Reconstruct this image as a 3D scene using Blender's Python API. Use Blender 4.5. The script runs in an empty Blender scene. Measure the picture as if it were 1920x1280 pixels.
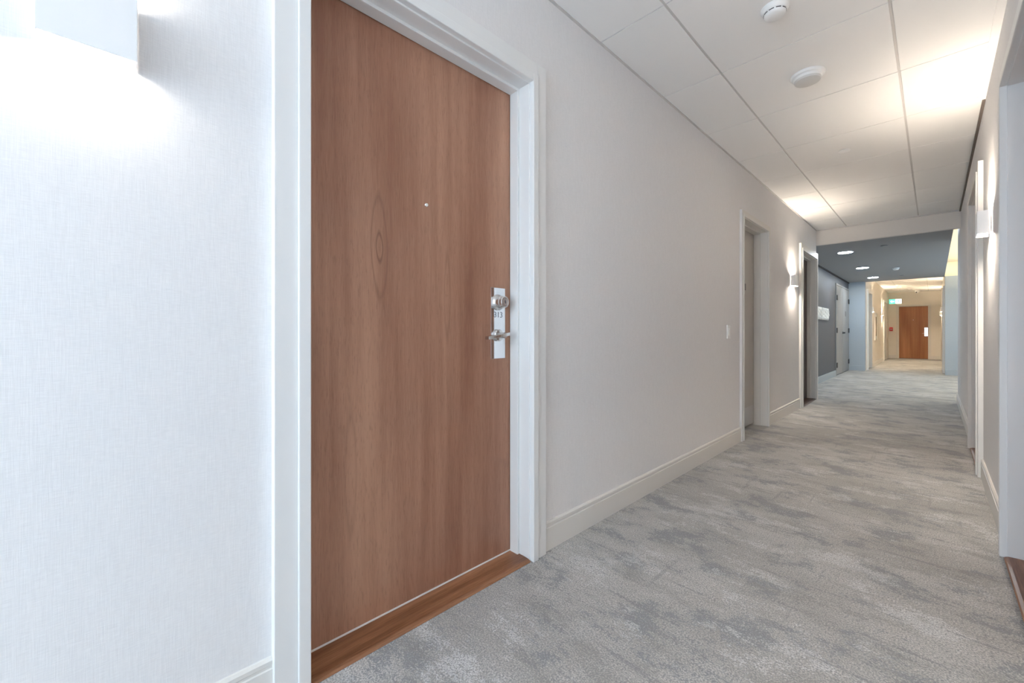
import bpy, bmesh, math, random
from mathutils import Vector, Matrix
random.seed(7)
SC = bpy.context.scene
COL = SC.collection
R = math.radians

# ---------------------------------------------------------------- camera
cam_d = bpy.data.cameras.new('camera')
cam = bpy.data.objects.new('camera', cam_d)
COL.objects.link(cam)
cam.location = (0, 0, 1.03)
cam.rotation_euler = (R(90), 0, R(45.66))
cam_d.sensor_width = 36
cam_d.lens = 773 / 1920 * 36
cam_d.shift_y = -17 / 1920
cam_d.clip_start = 0.02
SC.camera = cam

# ---------------------------------------------------------------- world, fill lights, exposure
SC.view_settings.view_transform = 'Standard'
SC.view_settings.look = 'None'
SC.view_settings.exposure = 1.12
SC.view_settings.gamma = 1
SC.cycles.diffuse_bounces = 10
SC.cycles.max_bounces = 16
w = bpy.data.worlds.new('world'); SC.world = w
w.use_nodes = True
w.node_tree.nodes['Background'].inputs[0].default_value = (0.80, 0.90, 1.0, 1)
w.node_tree.nodes['Background'].inputs[1].default_value = 1.0

SCONCE_E = 620.0
FILL_W = 36.0
def area(name, loc, rot, sx, sy, power, color):
    d = bpy.data.lights.new(name, 'AREA'); d.shape = 'RECTANGLE'
    d.size = sx; d.size_y = sy; d.energy = power; d.color = color
    o = bpy.data.objects.new(name, d); COL.objects.link(o)
    o.location = loc; o.rotation_euler = rot
    return o
# cool fill added behind the camera, standing for daylight from an unseen window
area('rear_fill', (-0.52, -3.05, 1.35), (R(90), 0, R(0)), 1.3, 2.1, FILL_W, (0.64, 0.82, 1.0))
# cool fill added on the lobby's unseen right side to brighten it
area('lobby_fill', (1.45, 11.6, 1.35), (R(90), 0, R(90)), 4.5, 2.0, 22, (0.58, 0.79, 1.0))
# warm strip hidden in the ceiling cove beside the lobby ceiling
area('cove_strip_light', (0.95, 11.3, 2.45), (R(180), R(-35), 0), 0.12, 5.6, 40, (1.0, 0.80, 0.48))

# ---------------------------------------------------------------- materials
def mat(name, color, rough=0.6, metal=0.0, emis=None, estr=0.0, spec=0.5):
    m = bpy.data.materials.new(name); m.use_nodes = True
    b = m.node_tree.nodes['Principled BSDF']
    b.inputs['Base Color'].default_value = (*color, 1)
    b.inputs['Roughness'].default_value = rough
    b.inputs['Metallic'].default_value = metal
    b.inputs['Specular IOR Level'].default_value = spec
    if emis:
        b.inputs['Emission Color'].default_value = (*emis, 1)
        b.inputs['Emission Strength'].default_value = estr
    return m
class NT:
    def __init__(s, m): s.t = m.node_tree; s.b = s.t.nodes['Principled BSDF']
    def n(s, ty, **k):
        o = s.t.nodes.new(ty)
        for a, v in k.items(): setattr(o, a, v)
        return o
    def l(s, a, b): s.t.links.new(a, b)
    def coord(s, scale=(1, 1, 1), kind='Object', rot=(0, 0, 0), loc=(0, 0, 0)):
        tc = s.n('ShaderNodeTexCoord'); mp = s.n('ShaderNodeMapping')
        mp.inputs['Scale'].default_value = scale; mp.inputs['Rotation'].default_value = rot
        mp.inputs['Location'].default_value = loc
        s.l(tc.outputs[kind], mp.inputs['Vector']); return mp.outputs[0]
    def noise(s, vec, scale, detail=4, rough=0.5, dist=0.0):
        o = s.n('ShaderNodeTexNoise'); o.inputs['Scale'].default_value = scale
        o.inputs['Detail'].default_value = detail; o.inputs['Roughness'].default_value = rough
        o.inputs['Distortion'].default_value = dist
        s.l(vec, o.inputs['Vector']); return o.outputs['Fac']
    def ramp(s, fac, stops):
        o = s.n('ShaderNodeValToRGB'); e = o.color_ramp.elements
        while len(e) < len(stops): e.new(0.5)
        for q, (p, c) in zip(e, stops):
            q.position = p; q.color = (*c, 1) if len(c) == 3 else c
        s.l(fac, o.inputs[0]); return o.outputs[0]
    def mix(s, fac, a, b, mode='MIX'):
        o = s.n('ShaderNodeMix'); o.data_type = 'RGBA'; o.blend_type = mode
        for sock, v in ((o.inputs[0], fac), (o.inputs[6], a), (o.inputs[7], b)):
            if isinstance(v, (int, float)): sock.default_value = v
            elif isinstance(v, tuple): sock.default_value = (*v, 1)
            else: s.l(v, sock)
        return o.outputs[2]
    def math(s, op, a, b=None, c=None):
        o = s.n('ShaderNodeMath'); o.operation = op
        for i, v in enumerate((a, b, c)):
            if v is None: continue
            if isinstance(v, (int, float)): o.inputs[i].default_value = v
            else: s.l(v, o.inputs[i])
        return o.outputs[0]
    def bump(s, h, strength, dist=0.002):
        o = s.n('ShaderNodeBump'); o.inputs['Strength'].default_value = strength
        o.inputs['Distance'].default_value = dist
        s.l(h, o.inputs['Height']); s.l(o.outputs[0], s.b.inputs['Normal'])

def linen(name, c1, c2, rough=0.75, bumps=0.35):
    m = mat(name, c1, rough, spec=0.3); t = NT(m)
    a = t.noise(t.coord((900, 900, 25)), 1.0, 2)
    b = t.noise(t.coord((45, 45, 900)), 1.0, 2)
    h = t.math('ADD', a, b); h2 = t.math('MULTIPLY', h, 0.5)
    t.l(t.mix(t.ramp(h2, [(0.38, (0, 0, 0)), (0.62, (1, 1, 1))]), c1, c2), t.b.inputs['Base Color'])
    t.bump(h2, bumps, 0.0012)
    return m

def wood(name, dark, light, knot=True, axis='z', rough=0.36):
    m = mat(name, light, rough, spec=0.35); t = NT(m)
    if axis == 'z':
        big = t.coord((3.2, 3.2, 0.35)); mid = t.coord((26, 26, 1.0)); fine = t.coord((420, 420, 14)); pore = t.coord((260, 260, 30))
    else:
        big = t.coord((0.8, 9, 9)); mid = t.coord((2.2, 60, 60)); fine = t.coord((14, 420, 420)); pore = t.coord((20, 200, 200))
    n1 = t.noise(big, 1.0, 3, 0.5, 0.4); n2 = t.noise(mid, 1.0, 4, 0.55, 0.3); n3 = t.noise(fine, 1.0, 2)
    f = t.math('MULTIPLY_ADD', n1, 0.62, t.math('MULTIPLY_ADD', n2, 0.28, t.math('MULTIPLY', n3, 0.16)))
    c = t.ramp(f, [(0.40, dark), (0.53, tuple((a + b) / 2 for a, b in zip(dark, light))), (0.66, light)])
    p = t.noise(pore, 1.0, 3)
    c = t.mix(t.ramp(p, [(0.55, (0, 0, 0)), (0.75, (0.35, 0.35, 0.35))]), c, tuple(x * 0.62 for x in dark))
    if knot:
        # flat-sawn figure: long nested ellipses round a small heart
        tc = t.n('ShaderNodeTexCoord'); sp = t.n('ShaderNodeSeparateXYZ'); t.l(tc.outputs['Object'], sp.inputs[0])
        wob = t.noise(t.coord((5, 5, 2.2)), 1.0, 2)
        for (kx, kz, sx, sz, wd, lim, amt) in ((-0.195, 1.335, 0.0135, 0.050, 0.10, 4.2, 0.60), (0.10, 1.18, 0.016, 0.16, 0.10, 2.6, 0.30), (-0.30, 0.55, 0.02, 0.2, 0.1, 2.3, 0.22)):
            ux = t.math('DIVIDE', t.math('ADD', t.math('SUBTRACT', sp.outputs[0], kx), t.math('MULTIPLY_ADD', wob, 0.03, -0.015)), sx)
            uz = t.math('DIVIDE', t.math('SUBTRACT', sp.outputs[2], kz), sz)
            rr = t.math('SQRT', t.math('ADD', t.math('POWER', t.math('ABSOLUTE', ux), 2.0), t.math('POWER', t.math('ABSOLUTE', uz), 1.35)))
            ring = t.math('PINGPONG', t.math('POWER', rr, 0.8), 0.5)
            line = t.math('SMOOTH_MIN', 1.0, t.math('MULTIPLY', ring, 5.5), 0.1)
            inv = t.math('MAXIMUM', t.math('SUBTRACT', 1.0, line), 0.0)
            fade = t.math('MAXIMUM', t.math('SUBTRACT', 1.0, t.math('DIVIDE', rr, lim)), 0.0)
            c = t.mix(t.math('MULTIPLY', t.math('MULTIPLY', inv, fade), amt * 1.6), c, tuple(x * 0.55 for x in dark))
    t.l(c, t.b.inputs['Base Color'])
    t.bump(t.math('ADD', n3, p), 0.12, 0.0008)
    return m

def carpet():
    m = mat('carpet', (0.4, 0.4, 0.4), 0.95, spec=0.1); t = NT(m)
    f1 = t.noise(t.coord((1, 1, 1)), 190, 3, 0.7)
    f2 = t.noise(t.coord((1, 1, 1)), 120, 3, 0.6)
    f3 = t.noise(t.coord((1, 1.7, 1)), 26, 4, 0.7)
    speck = t.math('MULTIPLY_ADD', t.math('SUBTRACT', f2, 0.5), 0.42, t.math('MULTIPLY', t.math('SUBTRACT', f3, 0.5), 0.46))
    def patch(scale, rot, loc, lo, hi, amt, rough=0.62, dist=0.15, detail=6):
        n = t.noise(t.coord(scale, rot=(0, 0, R(rot)), loc=loc), 1.0, detail, rough, dist)
        return t.ramp(t.math('ADD', n, speck), [(lo, (0, 0, 0)), (hi, (amt,)*3)])
    c = t.mix(patch((0.9, 1.6, 1), 0, (0, 0, 0), 0.40, 0.60, 1.0), (0.40, 0.388, 0.365), (0.535, 0.525, 0.505))
    c = t.mix(patch((3.6, 4.6, 1), 8, (3, 1, 0), 0.54, 0.585, 0.9), c, (0.24, 0.255, 0.27))
    c = t.mix(patch((3.2, 9, 1), -6, (7, 4, 0), 0.56, 0.62, 0.65), c, (0.30, 0.29, 0.265))
    c = t.mix(patch((3.0, 5.0, 1), 4, (11, 9, 0), 0.57, 0.61, 0.65), c, (0.68, 0.69, 0.69))
    c = t.mix(patch((1.6, 30, 1), -8, (2, 6, 0), 0.63, 0.67, 0.8, 0.5), c, (0.25, 0.25, 0.255))
    c = t.mix(patch((26, 1.8, 1), 10, (4, 8, 0), 0.68, 0.71, 0.6, 0.45), c, (0.26, 0.26, 0.26))
    c = t.mix(t.ramp(f1, [(0.38, (1.0,)*3), (0.54, (0, 0, 0))]), c, (0.27, 0.275, 0.285))
    c = t.mix(t.ramp(f1, [(0.52, (0, 0, 0)), (0.72, (0.5,)*3)]), c, (0.80, 0.80, 0.79))
    t.l(c, t.b.inputs['Base Color'])
    t.bump(t.math('MULTIPLY_ADD', f1, 0.6, f2), 0.5, 0.004)
    return m

M = {
 'wall': linen('linen_wallcovering', (0.755, 0.745, 0.745), (0.83, 0.82, 0.82)),
 'wall_cream': linen('cream_wallcovering', (0.78, 0.74, 0.68), (0.83, 0.79, 0.73)),
 'wall_pale': linen('pale_blue_grey_wall', (0.38, 0.43, 0.48), (0.43, 0.48, 0.53)),
 'wall_dark': linen('slate_wallcovering', (0.065, 0.068, 0.080), (0.110, 0.113, 0.128), 0.5, 0.6),
 'paint': mat('white_trim_paint', (0.80, 0.80, 0.79), 0.32),
 'base': mat('baseboard_paint', (0.74, 0.72, 0.685), 0.42),
 'greybase': mat('grey_baseboard_paint', (0.34, 0.37, 0.39), 0.45),
 'tile': mat('ceiling_tile', (0.88, 0.87, 0.855), 0.9, spec=0.2),
 'grid': mat('ceiling_grid_metal', (0.62, 0.60, 0.58), 0.5),
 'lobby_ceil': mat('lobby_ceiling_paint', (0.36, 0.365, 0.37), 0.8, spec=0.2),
 'header': mat('header_paint', (0.76, 0.72, 0.68), 0.7),
 'wood': wood('cherry_veneer', (0.28, 0.13, 0.080), (0.50, 0.285, 0.19)),
 'wood_far': wood('far_cherry_veneer', (0.26, 0.10, 0.036), (0.44, 0.20, 0.08), knot=False),
 'wood_dark': wood('dark_veneer', (0.06, 0.04, 0.033), (0.13, 0.09, 0.075), knot=False),
 'thr': wood('threshold_wood', (0.13, 0.048, 0.02), (0.45, 0.22, 0.115), knot=False, axis='x', rough=0.3),
 'thr_dark': wood('dark_threshold_wood', (0.06, 0.03, 0.02), (0.13, 0.07, 0.05), knot=False, axis='x'),
 'grey_door': mat('greige_door_paint', (0.50, 0.475, 0.44), 0.4),
 'lobby_door': mat('grey_door_paint', (0.26, 0.258, 0.255), 0.35),
 'steel': mat('brushed_steel', (0.62, 0.60, 0.58), 0.32, 1.0),
 'chrome': mat('polished_chrome', (0.88, 0.89, 0.91), 0.06, 1.0),
 'satin': mat('satin_nickel', (0.72, 0.70, 0.68), 0.22, 1.0),
 'black': mat('black_metal', (0.02, 0.02, 0.022), 0.4),
 'dark': mat('dark_gap', (0.03, 0.025, 0.022), 0.7),
 'sign': mat('grey_sign_plastic', (0.13, 0.12, 0.12), 0.4),
 'ink': mat('etched_ink', (0.08, 0.08, 0.10), 0.5),
 'white': mat('white_plastic', (0.85, 0.85, 0.84), 0.35),
 'shade': mat('white_enamel_shade', (0.86, 0.86, 0.86), 0.4),
 'relief': mat('white_relief_glaze', (0.66, 0.66, 0.64), 0.3),
 'green': mat('exit_green', (0.05, 0.55, 0.28), 0.5, emis=(0.10, 0.75, 0.42), estr=0.9),
 'sign_white': mat('exit_white', (0.8, 0.9, 0.85), 0.5, emis=(0.80, 1.0, 0.90), estr=1.0),
 'red': mat('red_plastic', (0.55, 0.03, 0.03), 0.4),
 'frame_w': mat('picture_frame_silver', (0.75, 0.70, 0.62), 0.35),
 'lens': mat('dark_lens', (0.01, 0.01, 0.01), 0.1),
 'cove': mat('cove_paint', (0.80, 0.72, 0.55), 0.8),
 'lamp': mat('lamp_diffuser', (1, 1, 1), 0.5, emis=(1.0, 0.84, 0.66), estr=SCONCE_E),
 'lamp_dim': mat('dimmed_lamp_diffuser', (1, 1, 1), 0.5, emis=(1.0, 0.90, 0.78), estr=SCONCE_E*0.085),
 'lamp_mid': mat('medium_lamp_diffuser', (1, 1, 1), 0.5, emis=(1.0, 0.88, 0.74), estr=SCONCE_E*0.8),
 'lamp_high': mat('bright_lamp_diffuser', (1, 1, 1), 0.5, emis=(1.0, 0.86, 0.71), estr=SCONCE_E*1.5),
 'lamp_far': mat('warm_lamp_diffuser', (1, 1, 1), 0.5, emis=(1.0, 0.82, 0.60), estr=SCONCE_E*2.0),
 'led': mat('downlight_led', (1, 1, 1), 0.5, emis=(0.80, 0.91, 1.0), estr=88),
}
M['carpet'] = carpet()
def picture_mat():
    m = mat('brown_print', (0.2, 0.12, 0.07), 0.5); t = NT(m)
    f = t.noise(t.coord((4, 4, 3)), 1.0, 5)
    t.l(t.ramp(f, [(0.35, (0.12, 0.06, 0.03)), (0.6, (0.30, 0.19, 0.11))]), t.b.inputs['Base Color'])
    return m
M['print'] = picture_mat()

# ---------------------------------------------------------------- mesh helpers
def box(bm, x0, x1, y0, y1, z0, z1):
    vs = [bm.verts.new(p) for p in ((x0,y0,z0),(x1,y0,z0),(x1,y1,z0),(x0,y1,z0),(x0,y0,z1),(x1,y0,z1),(x1,y1,z1),(x0,y1,z1))]
    for f in ((0,3,2,1),(4,5,6,7),(0,1,5,4),(1,2,6,5),(2,3,7,6),(3,0,4,7)):
        bm.faces.new([vs[i] for i in f])
    return vs
def prism(bm, prof, a0, a1, conv):
    """prof: closed list of 2D points; conv(p, a) -> xyz"""
    A = [bm.verts.new(conv(p, a0)) for p in prof]; B = [bm.verts.new(conv(p, a1)) for p in prof]
    n = len(prof)
    bm.faces.new(A); bm.faces.new(B[::-1])
    for i in range(n): bm.faces.new((A[i], B[i], B[(i+1) % n], A[(i+1) % n]))
def lathe(bm, prof, seg=32, origin=(0,0,0), axis='z'):
    ox, oy, oz = origin
    rings = []
    for r, h in prof:
        ring = []
        for k in range(seg):
            a = 2*math.pi*k/seg
            if axis == 'z': p = (ox + r*math.cos(a), oy + r*math.sin(a), oz + h)
            else: p = (ox + r*math.cos(a), oy + h, oz + r*math.sin(a))
            ring.append(bm.verts.new(p))
        rings.append(ring)
    for a, b in zip(rings, rings[1:]):
        for k in range(seg):
            bm.faces.new((a[k], a[(k+1) % seg], b[(k+1) % seg], b[k]))
    bm.faces.new(rings[0][::-1]); bm.faces.new(rings[-1])
def obj(name, bm, m, parent=None, bevel=0.0, smooth=False, seg=2):
    bmesh.ops.recalc_face_normals(bm, faces=bm.faces[:])
    me = bpy.data.meshes.new(name); bm.to_mesh(me); bm.free()
    o = bpy.data.objects.new(name, me); COL.objects.link(o)
    me.materials.append(m)
    if parent: o.parent = parent
    if bevel > 0:
        b = o.modifiers.new('bevel', 'BEVEL'); b.width = bevel; b.segments = seg; b.limit_method = 'ANGLE'; b.angle_limit = R(40)
        b.harden_normals = False
    if smooth:
        for p in me.polygons: p.use_smooth = True
        e = o.modifiers.new('edges', 'EDGE_SPLIT'); e.split_angle = R(35)
    return o
def boxes(name, lst, m, parent=None, bevel=0.0, loc=None):
    bm = bmesh.new()
    for b in lst: box(bm, *b)
    o = obj(name, bm, m, parent, bevel)
    if loc: o.location = loc
    return o
def tag(o, label=None, cat=None, group=None, kind=None):
    if label: o['label'] = label
    if cat: o['category'] = cat
    if group: o['group'] = group
    if kind: o['kind'] = kind
    return o
def thing(name, label, cat, loc, rotz=0, group=None, kind=None):
    o = bpy.data.objects.new(name, None); COL.objects.link(o)
    o.empty_display_size = 0.1
    o.location = loc; o.rotation_euler = (0, 0, rotz)
    return tag(o, label, cat, group, kind)
LEFT, RIGHT, FACE = R(90), R(-90), 0.0     # local -Y points out of the wall into the corridor
def struct(name, lst, m, label, cat, bevel=0.0):
    o = boxes(name, lst, m, None, bevel)
    return tag(o, label, cat, None, 'structure')
def text_mesh(name, s, size, m, parent, loc, rot, extrude=0.0004):
    c = bpy.data.curves.new(name, 'FONT'); c.body = s; c.size = size; c.extrude = extrude
    c.align_x = 'CENTER'; c.align_y = 'CENTER'; c.offset = -size*0.012
    t = bpy.data.objects.new(name, c); COL.objects.link(t)
    dg = bpy.context.evaluated_depsgraph_get()
    me = bpy.data.meshes.new_from_object(t.evaluated_get(dg))
    bpy.data.objects.remove(t)
    o = bpy.data.objects.new(name, me); COL.objects.link(o); me.materials.clear(); me.materials.append(m)
    o.parent = parent; o.location = loc; o.rotation_euler = rot
    return o

# ---------------------------------------------------------------- large structure
WL, WR = -1.285, 0.245            # wall faces of the corridor
Y0, YH, YP, YE = -3.1, 7.9, 14.45, 22.5
ZC, ZL = 2.62, 2.387
CAS = 0.10                        # casing width
# openings: (y0, y1, top)
D1 = (0.422, 1.352, 2.150); D2 = (4.335, 5.165, 2.128); D3 = (6.83, 7.78, 2.150)
R0 = (1.99, 2.925, 2.150); R1 = (4.52, 5.46, 2.150)
L4 = (14.93, 15.86, 2.128); L5 = (20.12, 21.05, 2.128); R4 = (15.15, 16.08, 2.128)
XE = (-0.985, -0.144, 2.058)

def wall_along_y(name, x0, x1, y0, y1, z1, ops, m, label):
    lst = []; y = y0
    for a, b, z in sorted(ops):
        a -= 0.02; b += 0.02; z += 0.02
        lst.append((x0, x1, y, a, 0, z1)); lst.append((x0, x1, a, b, z, z1)); y = b
    lst.append((x0, x1, y, y1, 0, z1))
    return struct(name, lst, m, label, 'wall')
wall_along_y('wall_left', WL-0.22, WL, Y0, YH, ZC+0.08, [D1, D2, D3], M['wall'], 'pale linen-textured left wall holding the brown door')
wall_along_y('wall_right', WR, WR+0.22, Y0, 8.9, ZC+0.08, [R0, R1], M['wall'], 'pale linen-textured right wall at the frame edge')
struct('wall_lobby_left', [(-1.85, -1.63, YH, YP, 0, ZC)], M['wall_dark'], 'dark slate wall of the lobby behind the relief panels', 'wall')
struct('wall_lobby_return', [(-1.85, WL-0.22, YH-0.12, YH, 0, ZC)], M['wall_dark'], 'short return wall closing the near end of the dark lobby recess', 'wall')
struct('wall_pier_left', [(-1.85, WL-0.001, YP, YP+0.14, 0, ZC+0.08)], M['wall_pale'], 'pale blue-grey pier right of the grey double doors', 'wall')
struct('wall_pier_right', [(0.19, 1.7, YP, YP+0.14, 0, ZL), ], M['wall_pale'], 'pale blue-grey pier under the glowing cove', 'wall')
struct('wall_cove_back', [(0.18, 1.7, YP, YP+0.14, ZL, 2.72)], M['cove'], 'yellow-lit upright face at the far end of the ceiling cove', 'wall')
struct('wall_lobby_right', [(1.6, 1.7, 8.9, YP, 0, 2.72)], M['wall_pale'], 'side wall of the lobby hidden right of the corridor', 'wall')
struct('wall_lobby_right_return', [(WR+0.22, 1.7, 8.78, 8.9, 0, 2.72)], M['wall_pale'], 'return wall behind the corner of the right corridor wall', 'wall')
wall_along_y('wall_far_left', WL-0.22, WL, YP+0.14, YE, ZC+0.08, [L4, L5], M['wall_cream'], 'cream left wall of the far corridor under warm sconces')
wall_along_y('wall_far_right', 0.19, 0.41, YP+0.14, YE, ZC+0.08, [R4], M['wall_cream'], 'cream right wall of the far corridor')
struct('wall_end', [(-1.6, XE[0]-0.02, YE, YE+0.2, 0, ZC+0.08), (XE[1]+0.02, 0.5, YE, YE+0.2, 0, ZC+0.08), (XE[0]-0.02, XE[1]+0.02, YE, YE+0.2, XE[2]+0.02, ZC+0.08)], M['wall_cream'], 'cream end wall around the distant brown door', 'wall')
struct('wall_back', [(-1.6, -1.2, Y0-0.2, Y0, 0, ZC+0.08), (0.16, 0.5, Y0-0.2, Y0, 0, ZC+0.08), (-1.2, 0.16, Y0-0.2, Y0, 0, 0.25), (-1.2, 0.16, Y0-0.2, Y0, 2.45, ZC+0.08)], M['wall'], 'wall around the added window behind the viewpoint', 'wall')
fl = struct('floor', [(-2.2, 2.0, Y0-0.3, YE+0.5, -0.1, 0)], M['carpet'], 'mottled grey and beige carpet running the whole corridor', 'floor')
# lay-in ceiling: tiles 0.757 m deep between two long runners
def tiles(name, xs, y0, y1, ystart, label):
    bm = bmesh.new()
    ys = []; y = ystart
    while y > y0: y -= 0.757
    while y < y1: ys.append(max(y, y0)); y += 0.757
    ys.append(y1)
    for xi, (xa, xb) in enumerate(zip(xs, xs[1:])):
        for ya, yb in zip(ys, ys[1:]):
            if yb - ya < 0.03: continue
            ga = 0.0065 if xi else 0.0; gb = 0.0065 if xi < len(xs)-2 else 0.0
            t = 0.0034
            prof = [(xa+ga, ya+t), (xb-gb, ya+t), (xb-gb, yb-t), (xa+ga, yb-t)]
            lo = [bm.verts.new((p[0], p[1], ZC)) for p in prof]
            hi = [bm.verts.new((p[0], p[1], ZC+0.012)) for p in prof]
            bm.faces.new(lo)
            for k in range(4): bm.faces.new((lo[k], lo[(k+1) % 4], hi[(k+1) % 4], hi[k]))
    box(bm, xs[0], xs[-1], y0, y1, ZC+0.012, ZC+0.05)
    o = obj(name, bm, M['tile'], None, 0.0)
    return tag(o, label, 'ceiling', None, 'structure')
tiles('ceiling', [WL, -0.913, -0.148, WR], Y0, YH, 1.93, 'white lay-in tile ceiling of the near corridor')
tiles('ceiling_far', [WL, -0.913, -0.148, 0.19], YP+0.14, YE, 15.0, 'warm-lit tile ceiling of the far corridor')
struct('ceiling_lobby', [(-1.66, 0.18, YH+0.06, YP+0.14, ZL, ZL+0.10)], M['lobby_ceil'], 'lowered grey-blue ceiling over the lobby', 'ceiling')
struct('ceiling_cove', [(0.18, 1.7, YH+0.06, YP+0.14, 2.72, 2.80)], M['cove'], 'warm glowing cove ceiling beside the lobby', 'ceiling')
struct('wall_header', [(WL, WR, YH, YH+0.06, ZL, ZC+0.08)], M['header'], 'off-white header where the tiled ceiling drops to the lobby', 'wall')
# trims
struct('trim_1', [(WL, WL+0.011, Y0, YH, ZC-0.006, ZC+0.01)], M['grid'], 'thin metal wall angle along the left ceiling edge', 'trim')
struct('trim_2', [(WR-0.034, WR, Y0, 4.25, ZC-0.008, ZC+0.01)], M['tile'], 'pale wall angle along the near right ceiling edge', 'trim')
struct('trim_9', [(WR-0.014, WR, 4.25, YH, ZC-0.020, ZC+0.005)], mat('brown_shadow_bead', (0.16, 0.13, 0.11), 0.7), 'dark bead drawn in place of the shadowed gap along the far right ceiling edge', 'trim')  # dark brown bead paints in the shadow line at the wall top
struct('trim_3', [(WL+0.02, WR-0.014, YH-0.02, YH, ZC-0.012, ZC+0.01)], M['grid'], 'thin metal angle at the top of the header', 'trim')
struct('trim_4', [(-1.63, -1.612, YH, YP, ZL-0.028, ZL)], M['dark'], 'dark shadow gap along the top of the slate lobby wall', 'trim')
for i, (x, ya, yb) in enumerate(((-0.913, Y0, YH-0.02), (-0.148, Y0, YH-0.02), (-0.913, YP+0.14, YE), (-0.148, YP+0.14, YE))):
    struct('trim_%d' % (5+i), [(x-0.0062, x+0.0062, ya, yb, ZC+0.006, ZC+0.012)], M['grid'],
           ('left' if x < -0.5 else 'right') + ' long ceiling grid runner of the ' + ('near' if ya < 5 else 'far') + ' corridor', 'trim')

def baseboard(name, a, b, loc, rotz, m, label, h=0.135):
    """runs from local x=a to x=b on a wall frame; profile with a stepped, rounded cap"""
    prof = [(0, 0), (-0.013, 0), (-0.013, h-0.030), (-0.009, h-0.028), (-0.009, h-0.022), (-0.012, h-0.018), (-0.012, h-0.007), (-0.006, h), (0, h)]
    bm = bmesh.new(); prism(bm, prof, a, b, lambda p, t: (t, p[0], p[1]))
    o = obj(name, bm, m, None)
    o.location = loc; o.rotation_euler = (0, 0, rotz)
    return tag(o, label, 'baseboard', None, 'structure')
def bb_left(n, y0, y1, label, x=WL, m='base', h=0.135): baseboard(n, y0, y1, (x, 0, 0), LEFT, M[m], label, h)
def bb_right(n, y0, y1, label, x=WR, m='base', h=0.135): baseboard(n, -y1, -y0, (x, 0, 0), RIGHT, M[m], label, h)
bb_left('baseboard_left', Y0, D1[0]-CAS, 'white baseboard under the wall left of the brown door')
bb_left('baseboard_left_2', D1[1]+CAS, D2[0]-0.066, 'cream baseboard between the brown door and the grey door')
bb_left('baseboard_left_3', D2[1]+0.066, D3[0]-CAS, 'short cream baseboard between the grey door and the dark door')
bb_right('baseboard_right', Y0, R0[0]-CAS, 'baseboard of the right wall beside the viewpoint')
bb_right('baseboard_right_2', R0[1]+CAS, R1[0]-CAS, 'cream baseboard between the two right-hand doorways')
bb_right('baseboard_right_3', R1[1]+CAS, 8.9, 'cream baseboard of the right wall towards the lobby')
bb_left('baseboard_lobby_left', YH, 12.33, 'grey baseboard under the slate lobby wall', -1.63, 'greybase')
baseboard('baseboard_pier_left', -1.63, WL, (0, YP, 0), FACE, M['wall_pale'], 'pale baseboard of the pier beside the double doors')
baseboard('baseboard_pier_right', 0.19, 1.6, (0, YP, 0), FACE, M['wall_pale'], 'pale baseboard of the pier under the cove')
bb_left('baseboard_far_left', L4[1]+CAS, L5[0]-CAS, 'cream baseboard of the far corridor under the framed picture')
baseboard('baseboard_end', WL, XE[0]-0.07, (0, YE, 0), FACE, M['base'], 'cream baseboard left of the distant brown door')
baseboard('baseboard_end_2', XE[1]+0.07, 0.19, (0, YE, 0), FACE, M['base'], 'cream baseboard right of the distant brown door')

# made-up window framing the fill light behind the viewpoint
wn = thing('fill_window_1', 'tall window added unseen behind the viewpoint for the fill light', 'window', (-0.52, Y0, 0), 0, None, 'structure')
boxes('fill_window_frame', [(-0.68, -0.62, -0.12, -0.06, 0.25, 2.45), (0.62, 0.68, -0.12, -0.06, 0.25, 2.45), (-0.62, 0.62, -0.12, -0.06, 0.25, 0.31), (-0.62, 0.62, -0.12, -0.06, 2.39, 2.45), (-0.03, 0.03, -0.12, -0.06, 0.31, 2.39)], M['paint'], wn)

# ---------------------------------------------------------------- doors
def lock_set(root, x, zlow, zhigh, face, number=None, lever_dir=-1, detail=True):
    w2 = 0.043
    pl = boxes('lock_plate', [(x-w2, x+w2, face-0.003, face, zlow, zhigh)], M['chrome'], root, 0.0006)
    zc = zhigh-0.066
    bm = bmesh.new()
    lathe(bm, [(0.036, 0), (0.036, -0.005), (0.029, -0.014), (0.029, -0.032), (0.025, -0.034), (0.025, -0.047), (0.022, -0.050), (0.0165, -0.050), (0.0165, -0.0485), (0.0125, -0.0485), (0.0125, -0.050)], 36, (x-0.002, face-0.003, zc), 'y')
    bolt = obj('deadbolt_cylinder', bm, M['satin'], pl, smooth=True)
    if detail:
        boxes('keyway', [(x-0.0035, x-0.0005, face-0.0545, face-0.053, zc-0.007, zc+0.007)], M['ink'], pl)
    zl = zlow+0.105
    bm = bmesh.new()
    lathe(bm, [(0.027, 0), (0.027, -0.010), (0.024, -0.014), (0.013, -0.016), (0.013, -0.050)], 32, (x-0.004, face-0.003, zl), 'y')
    obj('lever_rose', bm, M['satin'], pl, smooth=True)
    # the lever blade: flat bar, slightly drooping towards its tip
    bm = bmesh.new(); n = 10
    rings = []
    for k in range(n+1):
        s = k/n
        u = x+0.016 + lever_dir*0.125*s; z = zl+0.006 - 0.017*s; th = 0.007; y = face-0.051 - 0.006*math.sin(s*math.pi)
        wd = 0.013
        rings.append([bm.verts.new((u, y-wd, z-th)), bm.verts.new((u, y+wd, z-th)), bm.verts.new((u, y+wd, z+th)), bm.verts.new((u, y-wd, z+th))])
    for a, b in zip(rings, rings[1:]):
        for k in range(4): bm.faces.new((a[k], a[(k+1) % 4], b[(k+1) % 4], b[k]))
    bm.faces.new(rings[0]); bm.faces.new(rings[-1][::-1])
    obj('lever_handle', bm, M['satin'], pl, 0.0015)
    if number:
        text_mesh('room_number', number, 0.037, M['ink'], pl, (x, face-0.0034, zl+0.092), (R(90), 0, 0))
    return pl

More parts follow.
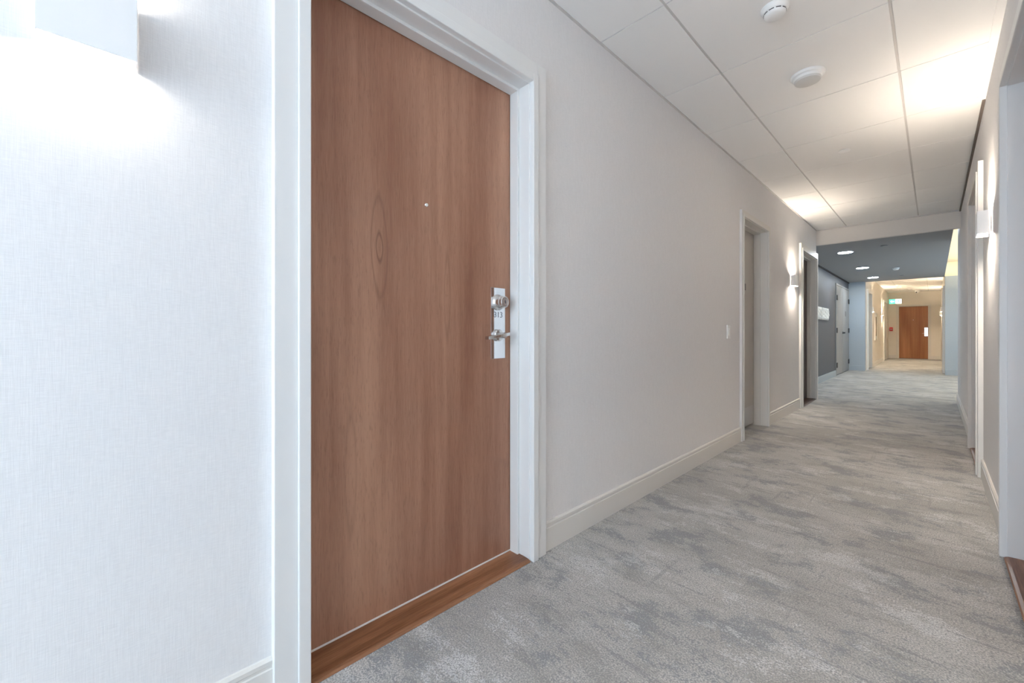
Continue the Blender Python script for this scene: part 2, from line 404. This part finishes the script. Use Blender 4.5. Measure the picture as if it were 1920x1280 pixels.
def door(name, label, loc, rotz, width, top, leaf, depth=0.102, threshold=None, lock=None, peep=None, cas=CAS, cheap=False, kick=False, sign=None, thick=(0.027, 0.035), trim='paint', leafx=None, sweep=False, bottom=0.012, jamb_m=None, stopc=0.013):
    r = thing(name, label, 'door', loc, rotz, None, 'structure')
    h = width/2; P = M[trim]
    st = stopc
    lb = bottom if threshold is None else 0.016
    z0 = 0.0
    lf = boxes('door_leaf', [(-h+0.003, h-0.003, depth, depth+0.045, lb, top-0.003)], M[leaf], r, 0.0015)
    boxes('door_backing', [(-h-0.03, h+0.03, depth+0.05, depth+0.06, 0.001, top+0.03)], M['dark'], r)
    # jamb: plain lining plus raised stop in front of the leaf
    jl = []
    for s in (-1, 1):
        a, b = sorted((s*h, s*(h-0.0))); 
        jl.append((min(s*h, s*(h+0.02)), max(s*h, s*(h+0.02)), -0.012, depth+0.05, 0, top+0.02))
    jl.append((-h, h, -0.012, depth+0.05, top, top+0.02))
    boxes('door_jamb', jl, P, r, 0.002)
    sl = []
    for s in (-1, 1):
        sl.append((min(s*h, s*(h-st)), max(s*h, s*(h-st)), depth*0.48, depth-0.003, z0, top))
    sl.append((-h+st, h-st, depth*0.48, depth-0.003, top-st, top))
    boxes('door_stop', sl, P, r, 0.0015)
    # casing: inner raised band, outer flat band
    rv = 0.006; ci = cas*0.34
    t0, t1 = thick
    bm = bmesh.new()
    box(bm, -h-cas, -h-rv-ci, -t0, 0, 0, top+cas); box(bm, h+rv+ci, h+cas, -t0, 0, 0, top+cas)
    box(bm, -h-rv-ci, h+rv+ci, -t0, 0, top+rv+ci, top+cas)
    obj('door_casing', bm, P, r, 0.002)
    bm = bmesh.new()
    box(bm, -h-rv-ci, -h-rv, -t1, 0, 0, top+rv+ci); box(bm, h+rv, h+rv+ci, -t1, 0, 0, top+rv+ci)
    box(bm, -h-rv, h+rv, -t1, 0, top+rv, top+rv+ci)
    obj('casing_band', bm, P, r, 0.003)
    if threshold:
        prof = [(depth+0.045, 0.0), (depth+0.045, 0.012), (0.02, 0.0125), (-0.008, 0.011), (-0.018, 0.007), (-0.022, 0.002), (-0.022, 0.0)]
        bm = bmesh.new(); prism(bm, prof, -h+0.0005, h-0.0005, lambda p, t: (t, p[0], p[1]))
        obj('threshold', bm, M[threshold], r, 0.001)
    if sweep:
        boxes('door_sweep', [(-h+0.006, h-0.006, depth-0.004, depth-0.0005, 0.0125, 0.0175)], M['white'], r)
    if lock: lock_set(r, *lock)
    if peep:
        bm = bmesh.new(); lathe(bm, [(0.0075, 0), (0.0075, -0.002), (0.006, -0.004), (0.004, -0.004), (0.004, -0.003)], 24, (peep[0], depth, peep[1]), 'y')
        obj('peephole', bm, M['chrome'], r, smooth=True)
    if kick:
        boxes('kick_plate', [(-h+0.02, h-0.02, depth-0.002, depth, 0.025, 0.225)], M['steel'], r)
    if sign:
        sg = boxes('door_sign', [(sign[0]-sign[2], sign[0]+sign[2], depth-0.004, depth, sign[1]-sign[3], sign[1]+sign[3])], M['sign'], r, 0.001)
    return r

def mid(o): return (o[0]+o[1])/2
door('door_1', 'large brown wood-veneer door numbered 313 in the left foreground', (WL, mid(D1), 0), LEFT, D1[1]-D1[0], D1[2], 'wood',
     threshold='thr', lock=(0.378, 0.912, 1.232, 0.102, '313'), peep=(0.000, 1.528), sweep=True)
door('door_2', 'greige door with a steel kick plate, left wall beyond the light switch', (WL, mid(D2), 0), LEFT, D2[1]-D2[0], D2[2], 'grey_door',
     depth=0.125, kick=True, sign=(0.07, 1.515, 0.055, 0.035), cas=0.066, thick=(0.022, 0.027), trim='base', bottom=0.02, stopc=0.012)
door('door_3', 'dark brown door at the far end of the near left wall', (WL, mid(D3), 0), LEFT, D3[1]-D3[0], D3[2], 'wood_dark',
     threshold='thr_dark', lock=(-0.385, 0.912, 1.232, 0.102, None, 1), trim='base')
door('door_4', 'brown door in the white casing cut off by the right frame edge', (WR, mid(R0), 0), RIGHT, R0[1]-R0[0], R0[2], 'wood',
     threshold='thr', lock=(0.378, 0.912, 1.232, 0.102, None))
door('door_5', 'doorway in the right wall beyond the right-hand sconce', (WR, mid(R1), 0), RIGHT, R1[1]-R1[0], R1[2], 'wood',
     threshold='thr', lock=(0.378, 0.912, 1.232, 0.102, None), trim='base')
door('door_6', 'grey door at the start of the far corridor left wall', (WL, mid(L4), 0), LEFT, L4[1]-L4[0], L4[2], 'lobby_door', cas=0.08, trim='base')
door('door_7', 'cream-cased doorway at the far end of the far left wall', (WL, mid(L5), 0), LEFT, L5[1]-L5[0], L5[2], 'grey_door', cas=0.08, trim='base')
door('door_8', 'doorway in the right wall of the far corridor', (0.19, mid(R4), 0), RIGHT, R4[1]-R4[0], R4[2], 'grey_door', cas=0.08, trim='base')
door('door_9', 'distant brown door in the end wall under the dome camera', (mid(XE), YE, 0), FACE, XE[1]-XE[0], XE[2], 'wood_far',
     depth=0.05, lock=(0.355, 0.89, 1.21, 0.05, None), peep=(0.0, 1.52), cas=0.07, thick=(0.02, 0.026), trim='base')

# flush double doors on the slate wall
dd = thing('door_10', 'pair of grey flush doors with black hinges in the slate lobby wall', 'door', (-1.63, 13.35, 0), LEFT, None, 'structure')
boxes('door_frame', [(-1.03, -0.99, -0.018, 0, 0, 2.20), (0.99, 1.03, -0.018, 0, 0, 2.20), (-0.99, 0.99, -0.018, 0, 2.16, 2.20)], M['lobby_door'], dd, 0.002)
for s, nm in ((-1, 'left'), (1, 'right')):
    lf = boxes('door_leaf', [(min(s*0.009, s*0.984), max(s*0.009, s*0.984), -0.014, 0, 0.02, 2.155)], M['lobby_door'], dd, 0.002)
    for z in (0.25, 1.08, 1.86):
        x = s*0.965
        boxes('hinge', [(x-0.055, x+0.055, -0.032, -0.014, z-0.06, z+0.06)], M['black'], lf, 0.003)
    if s < 0:
        bm = bmesh.new(); lathe(bm, [(0.03, 0), (0.03, -0.012), (0.014, -0.014), (0.014, -0.055)], 24, (-0.06, -0.014, 1.02), 'y'); 
        h_ = obj('handle_rose', bm, M['black'], lf, smooth=True)
        boxes('lever_handle', [(-0.115, -0.045, -0.070, -0.055, 1.005, 1.03)], M['black'], lf, 0.004)
    else:
        boxes('door_sign', [(0.36, 0.50, -0.018, -0.014, 1.45, 1.58)], M['sign'], lf, 0.001)

# ---------------------------------------------------------------- wall sconces
def make_sconce(label, loc, rotz):
    r = thing('wall_sconce', label, 'sconce', loc, rotz, 'open-topped white wall sconces along the corridor')
    w2, t = 0.075, 0.003
    z0, z1 = -0.070, 0.070
    bm = bmesh.new()      # U-shaped sleeve standing off the wall
    box(bm, -w2, w2, -0.055, -0.052, z0, z1)
    box(bm, -w2, -w2+t, -0.052, -0.0015, z0, z1); box(bm, w2-t, w2, -0.052, -0.0015, z0, z1)
    obj('shade', bm, M['shade'], r, 0.0012)
    boxes('back_plate', [(-0.05, 0.05, -0.006, 0, -0.055, 0.055)], M['satin'], r, 0.002)
    boxes('bracket', [(-0.012, 0.012, -0.052, -0.006, -0.02, 0.02), (-0.072, 0.072, -0.030, -0.026, -0.008, 0.008)], M['satin'], r)
    boxes('upper_lamp_diffuser', [(-0.035, 0.035, -0.044, -0.022, 0.046, 0.052)], M['lamp'], r)
    boxes('lower_lamp_diffuser', [(-0.035, 0.035, -0.044, -0.022, -0.052, -0.046)], M['lamp'], r)
    return r
def copy_thing(src, label, loc, rotz, lamp='lamp'):
    r = src.copy(); COL.objects.link(r); r.location = loc; r.rotation_euler = (0, 0, rotz); r['label'] = label
    for ch in list(src.children):
        c = ch.copy(); COL.objects.link(c); c.parent = r
        if lamp and 'lamp_diffuser' in ch.name:
            c.data = ch.data.copy(); c.data.materials[0] = M[lamp]
    return r
ZS = 1.697
s0 = make_sconce('white wall sconce cropped by the top left corner of the frame', (WL, -0.030, ZS), LEFT)
for ch in s0.children:
    if 'lamp_diffuser' in ch.name: ch.data.materials[0] = M['lamp_dim']
copy_thing(s0, 'white wall sconce just before the dark door on the left wall', (WL, 6.32, ZS), LEFT, 'lamp_high')
copy_thing(s0, 'white wall sconce on the right wall before the second doorway', (WR-0.006, 3.86, ZS+0.002), RIGHT, 'lamp_high')
copy_thing(s0, 'white wall sconce on the right wall, beside the viewpoint', (WR, 1.45, ZS+0.005), RIGHT, 'lamp_mid')
copy_thing(s0, 'added unseen fill sconce on the right wall, well behind the viewpoint', (WR, -1.8, ZS+0.005), RIGHT)  # sconce added out of view to fill the near corridor
copy_thing(s0, 'far corridor sconce nearer the pier, left of the framed picture', (WL, 16.05, ZS), LEFT, 'lamp_far')
copy_thing(s0, 'far corridor sconce on the left, beyond the framed picture', (WL, 19.5, ZS), LEFT, 'lamp_far')
copy_thing(s0, 'far corridor sconce on the right wall near the brown end door', (0.19, 20.9, ZS), RIGHT, 'lamp_far')
copy_thing(s0, 'far corridor sconce on the right wall near the pier', (0.19, 17.3, ZS), RIGHT, 'lamp_far')

# ---------------------------------------------------------------- small wall fittings
sw = thing('light_switch', 'white rocker light switch on the left wall before the greige door', 'switch', (WL, 3.955, 1.035), LEFT)
boxes('switch_plate', [(-0.038, 0.038, -0.009, 0, -0.060, 0.060)], M['white'], sw, 0.0025)
boxes('rocker', [(-0.017, 0.017, -0.014, -0.009, -0.033, 0.033)], M['white'], sw, 0.0015)
ot = thing('wall_outlet', 'white socket plate low on the right wall near the lobby', 'socket', (WR, 7.95, 0.385), RIGHT)
boxes('outlet_plate', [(-0.036, 0.036, -0.006, 0, -0.060, 0.060)], M['white'], ot, 0.002)
boxes('socket', [(-0.017, 0.017, -0.009, -0.006, 0.008, 0.040), (-0.017, 0.017, -0.009, -0.006, -0.040, -0.008)], M['white'], ot, 0.002)

# relief panels on the slate wall: two square tablets of crumpled ridges
def relief(label, y0, y1):
    r = thing('relief_panel', label, 'wall art', (-1.63, (y0+y1)/2, 1.42), LEFT, 'white relief panels on the slate wall')
    hw = (y1-y0)/2; hh = 0.125
    boxes('panel_back', [(-hw, hw, -0.03, 0, -hh, hh)], M['relief'], r, 0.003)
    bm = bmesh.new(); nx, nz = 28, 14
    rnd = random.Random(int(y0*100)); ph = [rnd.uniform(0, 6) for _ in range(6)]
    g = []
    for i in range(nx+1):
        col = []
        for j in range(nz+1):
            u = i/nx; v = j/nz
            e = 0.016*abs(math.sin(u*13+ph[0]+1.2*math.sin(v*5+ph[1]))) + 0.010*abs(math.sin(u*5+v*9+ph[2]))
            ed = min(u, 1-u, v, 1-v); e *= min(1, ed*12)
            col.append(bm.verts.new((-hw+0.01+(2*hw-0.02)*u, -0.030-e, -hh+0.01+(2*hh-0.02)*v)))
        g.append(col)
    for i in range(nx):
        for j in range(nz): bm.faces.new((g[i][j], g[i+1][j], g[i+1][j+1], g[i][j+1]))
    bk = [[bm.verts.new((-hw+0.01+(2*hw-0.02)*u, -0.029, -hh+0.01+(2*hh-0.02)*v)) for v in (0, 1)] for u in (0, 1)]
    obj('rippled_face', bm, M['relief'], r)
relief('rippled white relief panel partly hidden behind the corner', 9.75, 10.42)
relief('rippled white relief panel nearer the grey double doors', 10.47, 11.2)

# framed picture, far corridor
pc = thing('framed_picture', 'tall framed brown picture between two sconces in the far corridor', 'picture', (WL, 17.2, 1.22), LEFT)
boxes('picture_frame', [(-0.32, -0.29, -0.03, 0, -0.44, 0.44), (0.29, 0.32, -0.03, 0, -0.44, 0.44), (-0.29, 0.29, -0.03, 0, -0.44, -0.41), (-0.29, 0.29, -0.03, 0, 0.41, 0.44)], M['frame_w'], pc, 0.002)
boxes('mat_board', [(-0.29, 0.29, -0.012, -0.002, -0.41, 0.41)], M['white'], pc)
boxes('print', [(-0.20, 0.20, -0.015, -0.012, -0.30, 0.30)], M['print'], pc)

# red fire pull station
pu = thing('fire_pull_station', 'small red fire alarm pull station on the end wall', 'alarm', (-1.20, YE, 1.16), FACE)
boxes('body', [(-0.05, 0.05, -0.05, 0, -0.075, 0.075)], M['red'], pu, 0.006)
boxes('pull_bar', [(-0.035, 0.035, -0.062, -0.05, -0.01, 0.012)], M['white'], pu, 0.003)

# green exit sign on the end wall: arrow pointing left, running figure
ex = thing('exit_sign', 'lit green exit sign with a left arrow and running figure', 'sign', (-1.075, YE, 2.265), FACE)
boxes('housing', [(-0.19, 0.19, -0.06, 0, -0.10, 0.10)], M['white'], ex, 0.006)
boxes('green_panel', [(-0.18, 0.0, -0.064, -0.06, -0.09, 0.09)], M['green'], ex)
boxes('white_panel', [(0.0, 0.18, -0.064, -0.06, -0.09, 0.09)], M['sign_white'], ex)
bm = bmesh.new()
prism(bm, [(-0.155, 0), (-0.095, 0.055), (-0.095, 0.02), (-0.03, 0.02), (-0.03, -0.02), (-0.095, -0.02), (-0.095, -0.055)], -0.067, -0.064, lambda p, t: (p[0], t, p[1]))
obj('arrow', bm, M['sign_white'], ex)
bm = bmesh.new()
def limb(ax, az, bx, bz, w):
    dx, dz = bx-ax, bz-az; l = math.hypot(dx, dz); nx, nz = -dz/l*w/2, dx/l*w/2
    prism(bm, [(ax+nx, az+nz), (bx+nx, bz+nz), (bx-nx, bz-nz), (ax-nx, az-nz)], -0.067, -0.064, lambda p, t: (p[0], t, p[1]))
prism(bm, [(0.075+0.014*math.cos(a*math.pi/6), 0.062+0.014*math.sin(a*math.pi/6)) for a in range(12)], -0.067, -0.064, lambda p, t: (p[0], t, p[1]))
limb(0.082, 0.045, 0.100, 0.0, 0.026); limb(0.100, 0.0, 0.068, -0.022, 0.015); limb(0.068, -0.022, 0.070, -0.060, 0.014)
limb(0.100, 0.0, 0.125, -0.035, 0.015); limb(0.125, -0.035, 0.152, -0.045, 0.013); limb(0.082, 0.038, 0.050, 0.020, 0.011); limb(0.088, 0.036, 0.122, 0.022, 0.011)
obj('running_figure', bm, M['green'], ex)

# ---------------------------------------------------------------- ceiling fittings
def detector(label, x, y, z):
    r = thing('smoke_detector', label, 'smoke detector', (x, y, z), 0)
    bm = bmesh.new(); lathe(bm, [(0.060, 0), (0.060, -0.008), (0.056, -0.014), (0.050, -0.022)], 48); obj('mounting_base', bm, M['white'], r, smooth=True)
    bm = bmesh.new(); lathe(bm, [(0.047, -0.022), (0.047, -0.032), (0.044, -0.038), (0.036, -0.043), (0.020, -0.046), (0.001, -0.047)], 48); obj('sensing_dome', bm, M['white'], r, smooth=True)
    bm = bmesh.new(); 
    for k in range(10):
        a0 = 2*math.pi*k/10; pts = [a0 + 0.48*j/4 for j in range(5)]
        prev = None
        for a in pts:
            c_, s_ = math.cos(a), math.sin(a)
            q = [bm.verts.new((rr*c_, rr*s_, zz)) for rr, zz in ((0.0474, -0.0255), (0.0480, -0.0255), (0.0480, -0.0295), (0.0474, -0.0295))]
            if prev:
                for i in range(4): bm.faces.new((prev[i], prev[(i+1) % 4], q[(i+1) % 4], q[i]))
            prev = q
    obj('vent_slots', bm, M['dark'], r)
    return r
detector('white domed smoke detector with dark slots, cut by the top frame edge', -0.545, 2.335, ZC)
detector('small smoke detector on the grey lobby ceiling', -0.56, 11.85, ZL)
ds = thing('ceiling_speaker', 'round white disc fitting on the tiled ceiling beyond the smoke detector', 'speaker', (-0.545, 3.085, ZC), 0)
bm = bmesh.new(); lathe(bm, [(0.088, 0), (0.088, -0.008), (0.084, -0.015), (0.074, -0.019), (0.070, -0.032)], 64); obj('rim', bm, M['white'], ds, smooth=True)
bm = bmesh.new(); lathe(bm, [(0.070, -0.032), (0.066, -0.042), (0.060, -0.045), (0.001, -0.046)], 64); obj('grille', bm, mat('pale_grille', (0.66, 0.65, 0.63), 0.7), ds, smooth=True)
def cover(label, x, y, z, m='white'):
    bm = bmesh.new(); lathe(bm, [(0.030, 0), (0.030, -0.006), (0.043, -0.006), (0.043, -0.009), (0.040, -0.011), (0.001, -0.012)], 40)
    o = obj('sprinkler_cover', bm, M[m], None, smooth=True); o.location = (x, y, z)
    tag(o, label, 'sprinkler cover', 'round concealed sprinkler covers')
cover('flat round sprinkler cover on the near tiled ceiling', -0.545, 4.59, ZC)
cover('flat round sprinkler cover at the near edge of the lobby ceiling', -0.541, 8.65, ZL, 'lobby_ceil')
cover('flat round sprinkler cover at the far edge of the lobby ceiling', -0.532, 13.48, ZL, 'lobby_ceil')
def downlight(label, x, y):
    r = thing('downlight', label, 'downlight', (x, y, ZL), 0, 'recessed downlights in the lobby ceiling')
    bm = bmesh.new(); lathe(bm, [(0.112, 0), (0.112, -0.003), (0.106, -0.005), (0.098, -0.005), (0.097, -0.001)], 40); obj('trim_ring', bm, M['white'], r, smooth=True)
    bm = bmesh.new(); lathe(bm, [(0.096, -0.001), (0.096, -0.006), (0.001, -0.006)], 40); obj('lens', bm, M['led'], r, smooth=True)
downlight('lit downlight nearest the header in the lobby ceiling', -1.05, 8.93)
downlight('middle of the three lit lobby downlights', -1.05, 11.33)
downlight('lit downlight farthest away, beside the pale pier', -1.05, 13.5)
dc = thing('dome_camera', 'white dome camera with dark lens hanging before the end wall', 'camera', (-0.45, 21.9, ZC), 0)
bm = bmesh.new(); lathe(bm, [(0.075, 0), (0.075, -0.03), (0.065, -0.05), (0.05, -0.055)], 32); obj('housing', bm, M['white'], dc, smooth=True)
bm = bmesh.new(); lathe(bm, [(0.048, -0.055), (0.046, -0.075), (0.034, -0.092), (0.015, -0.101), (0.001, -0.103)], 32); obj('dome', bm, M['white'], dc, smooth=True)
bm = bmesh.new(); lathe(bm, [(0.018, 0), (0.018, -0.03)], 20, (-0.012, -0.025, -0.072), 'y'); obj('lens', bm, M['lens'], dc, smooth=True)
fd = thing('smoke_detector', 'small round detector on the far ceiling left of the dome camera', 'smoke detector', (-0.60, 21.0, ZC), 0)
bm = bmesh.new(); lathe(bm, [(0.06, 0), (0.06, -0.02), (0.045, -0.035), (0.001, -0.04)], 32); obj('sensing_dome', bm, M['white'], fd, smooth=True)
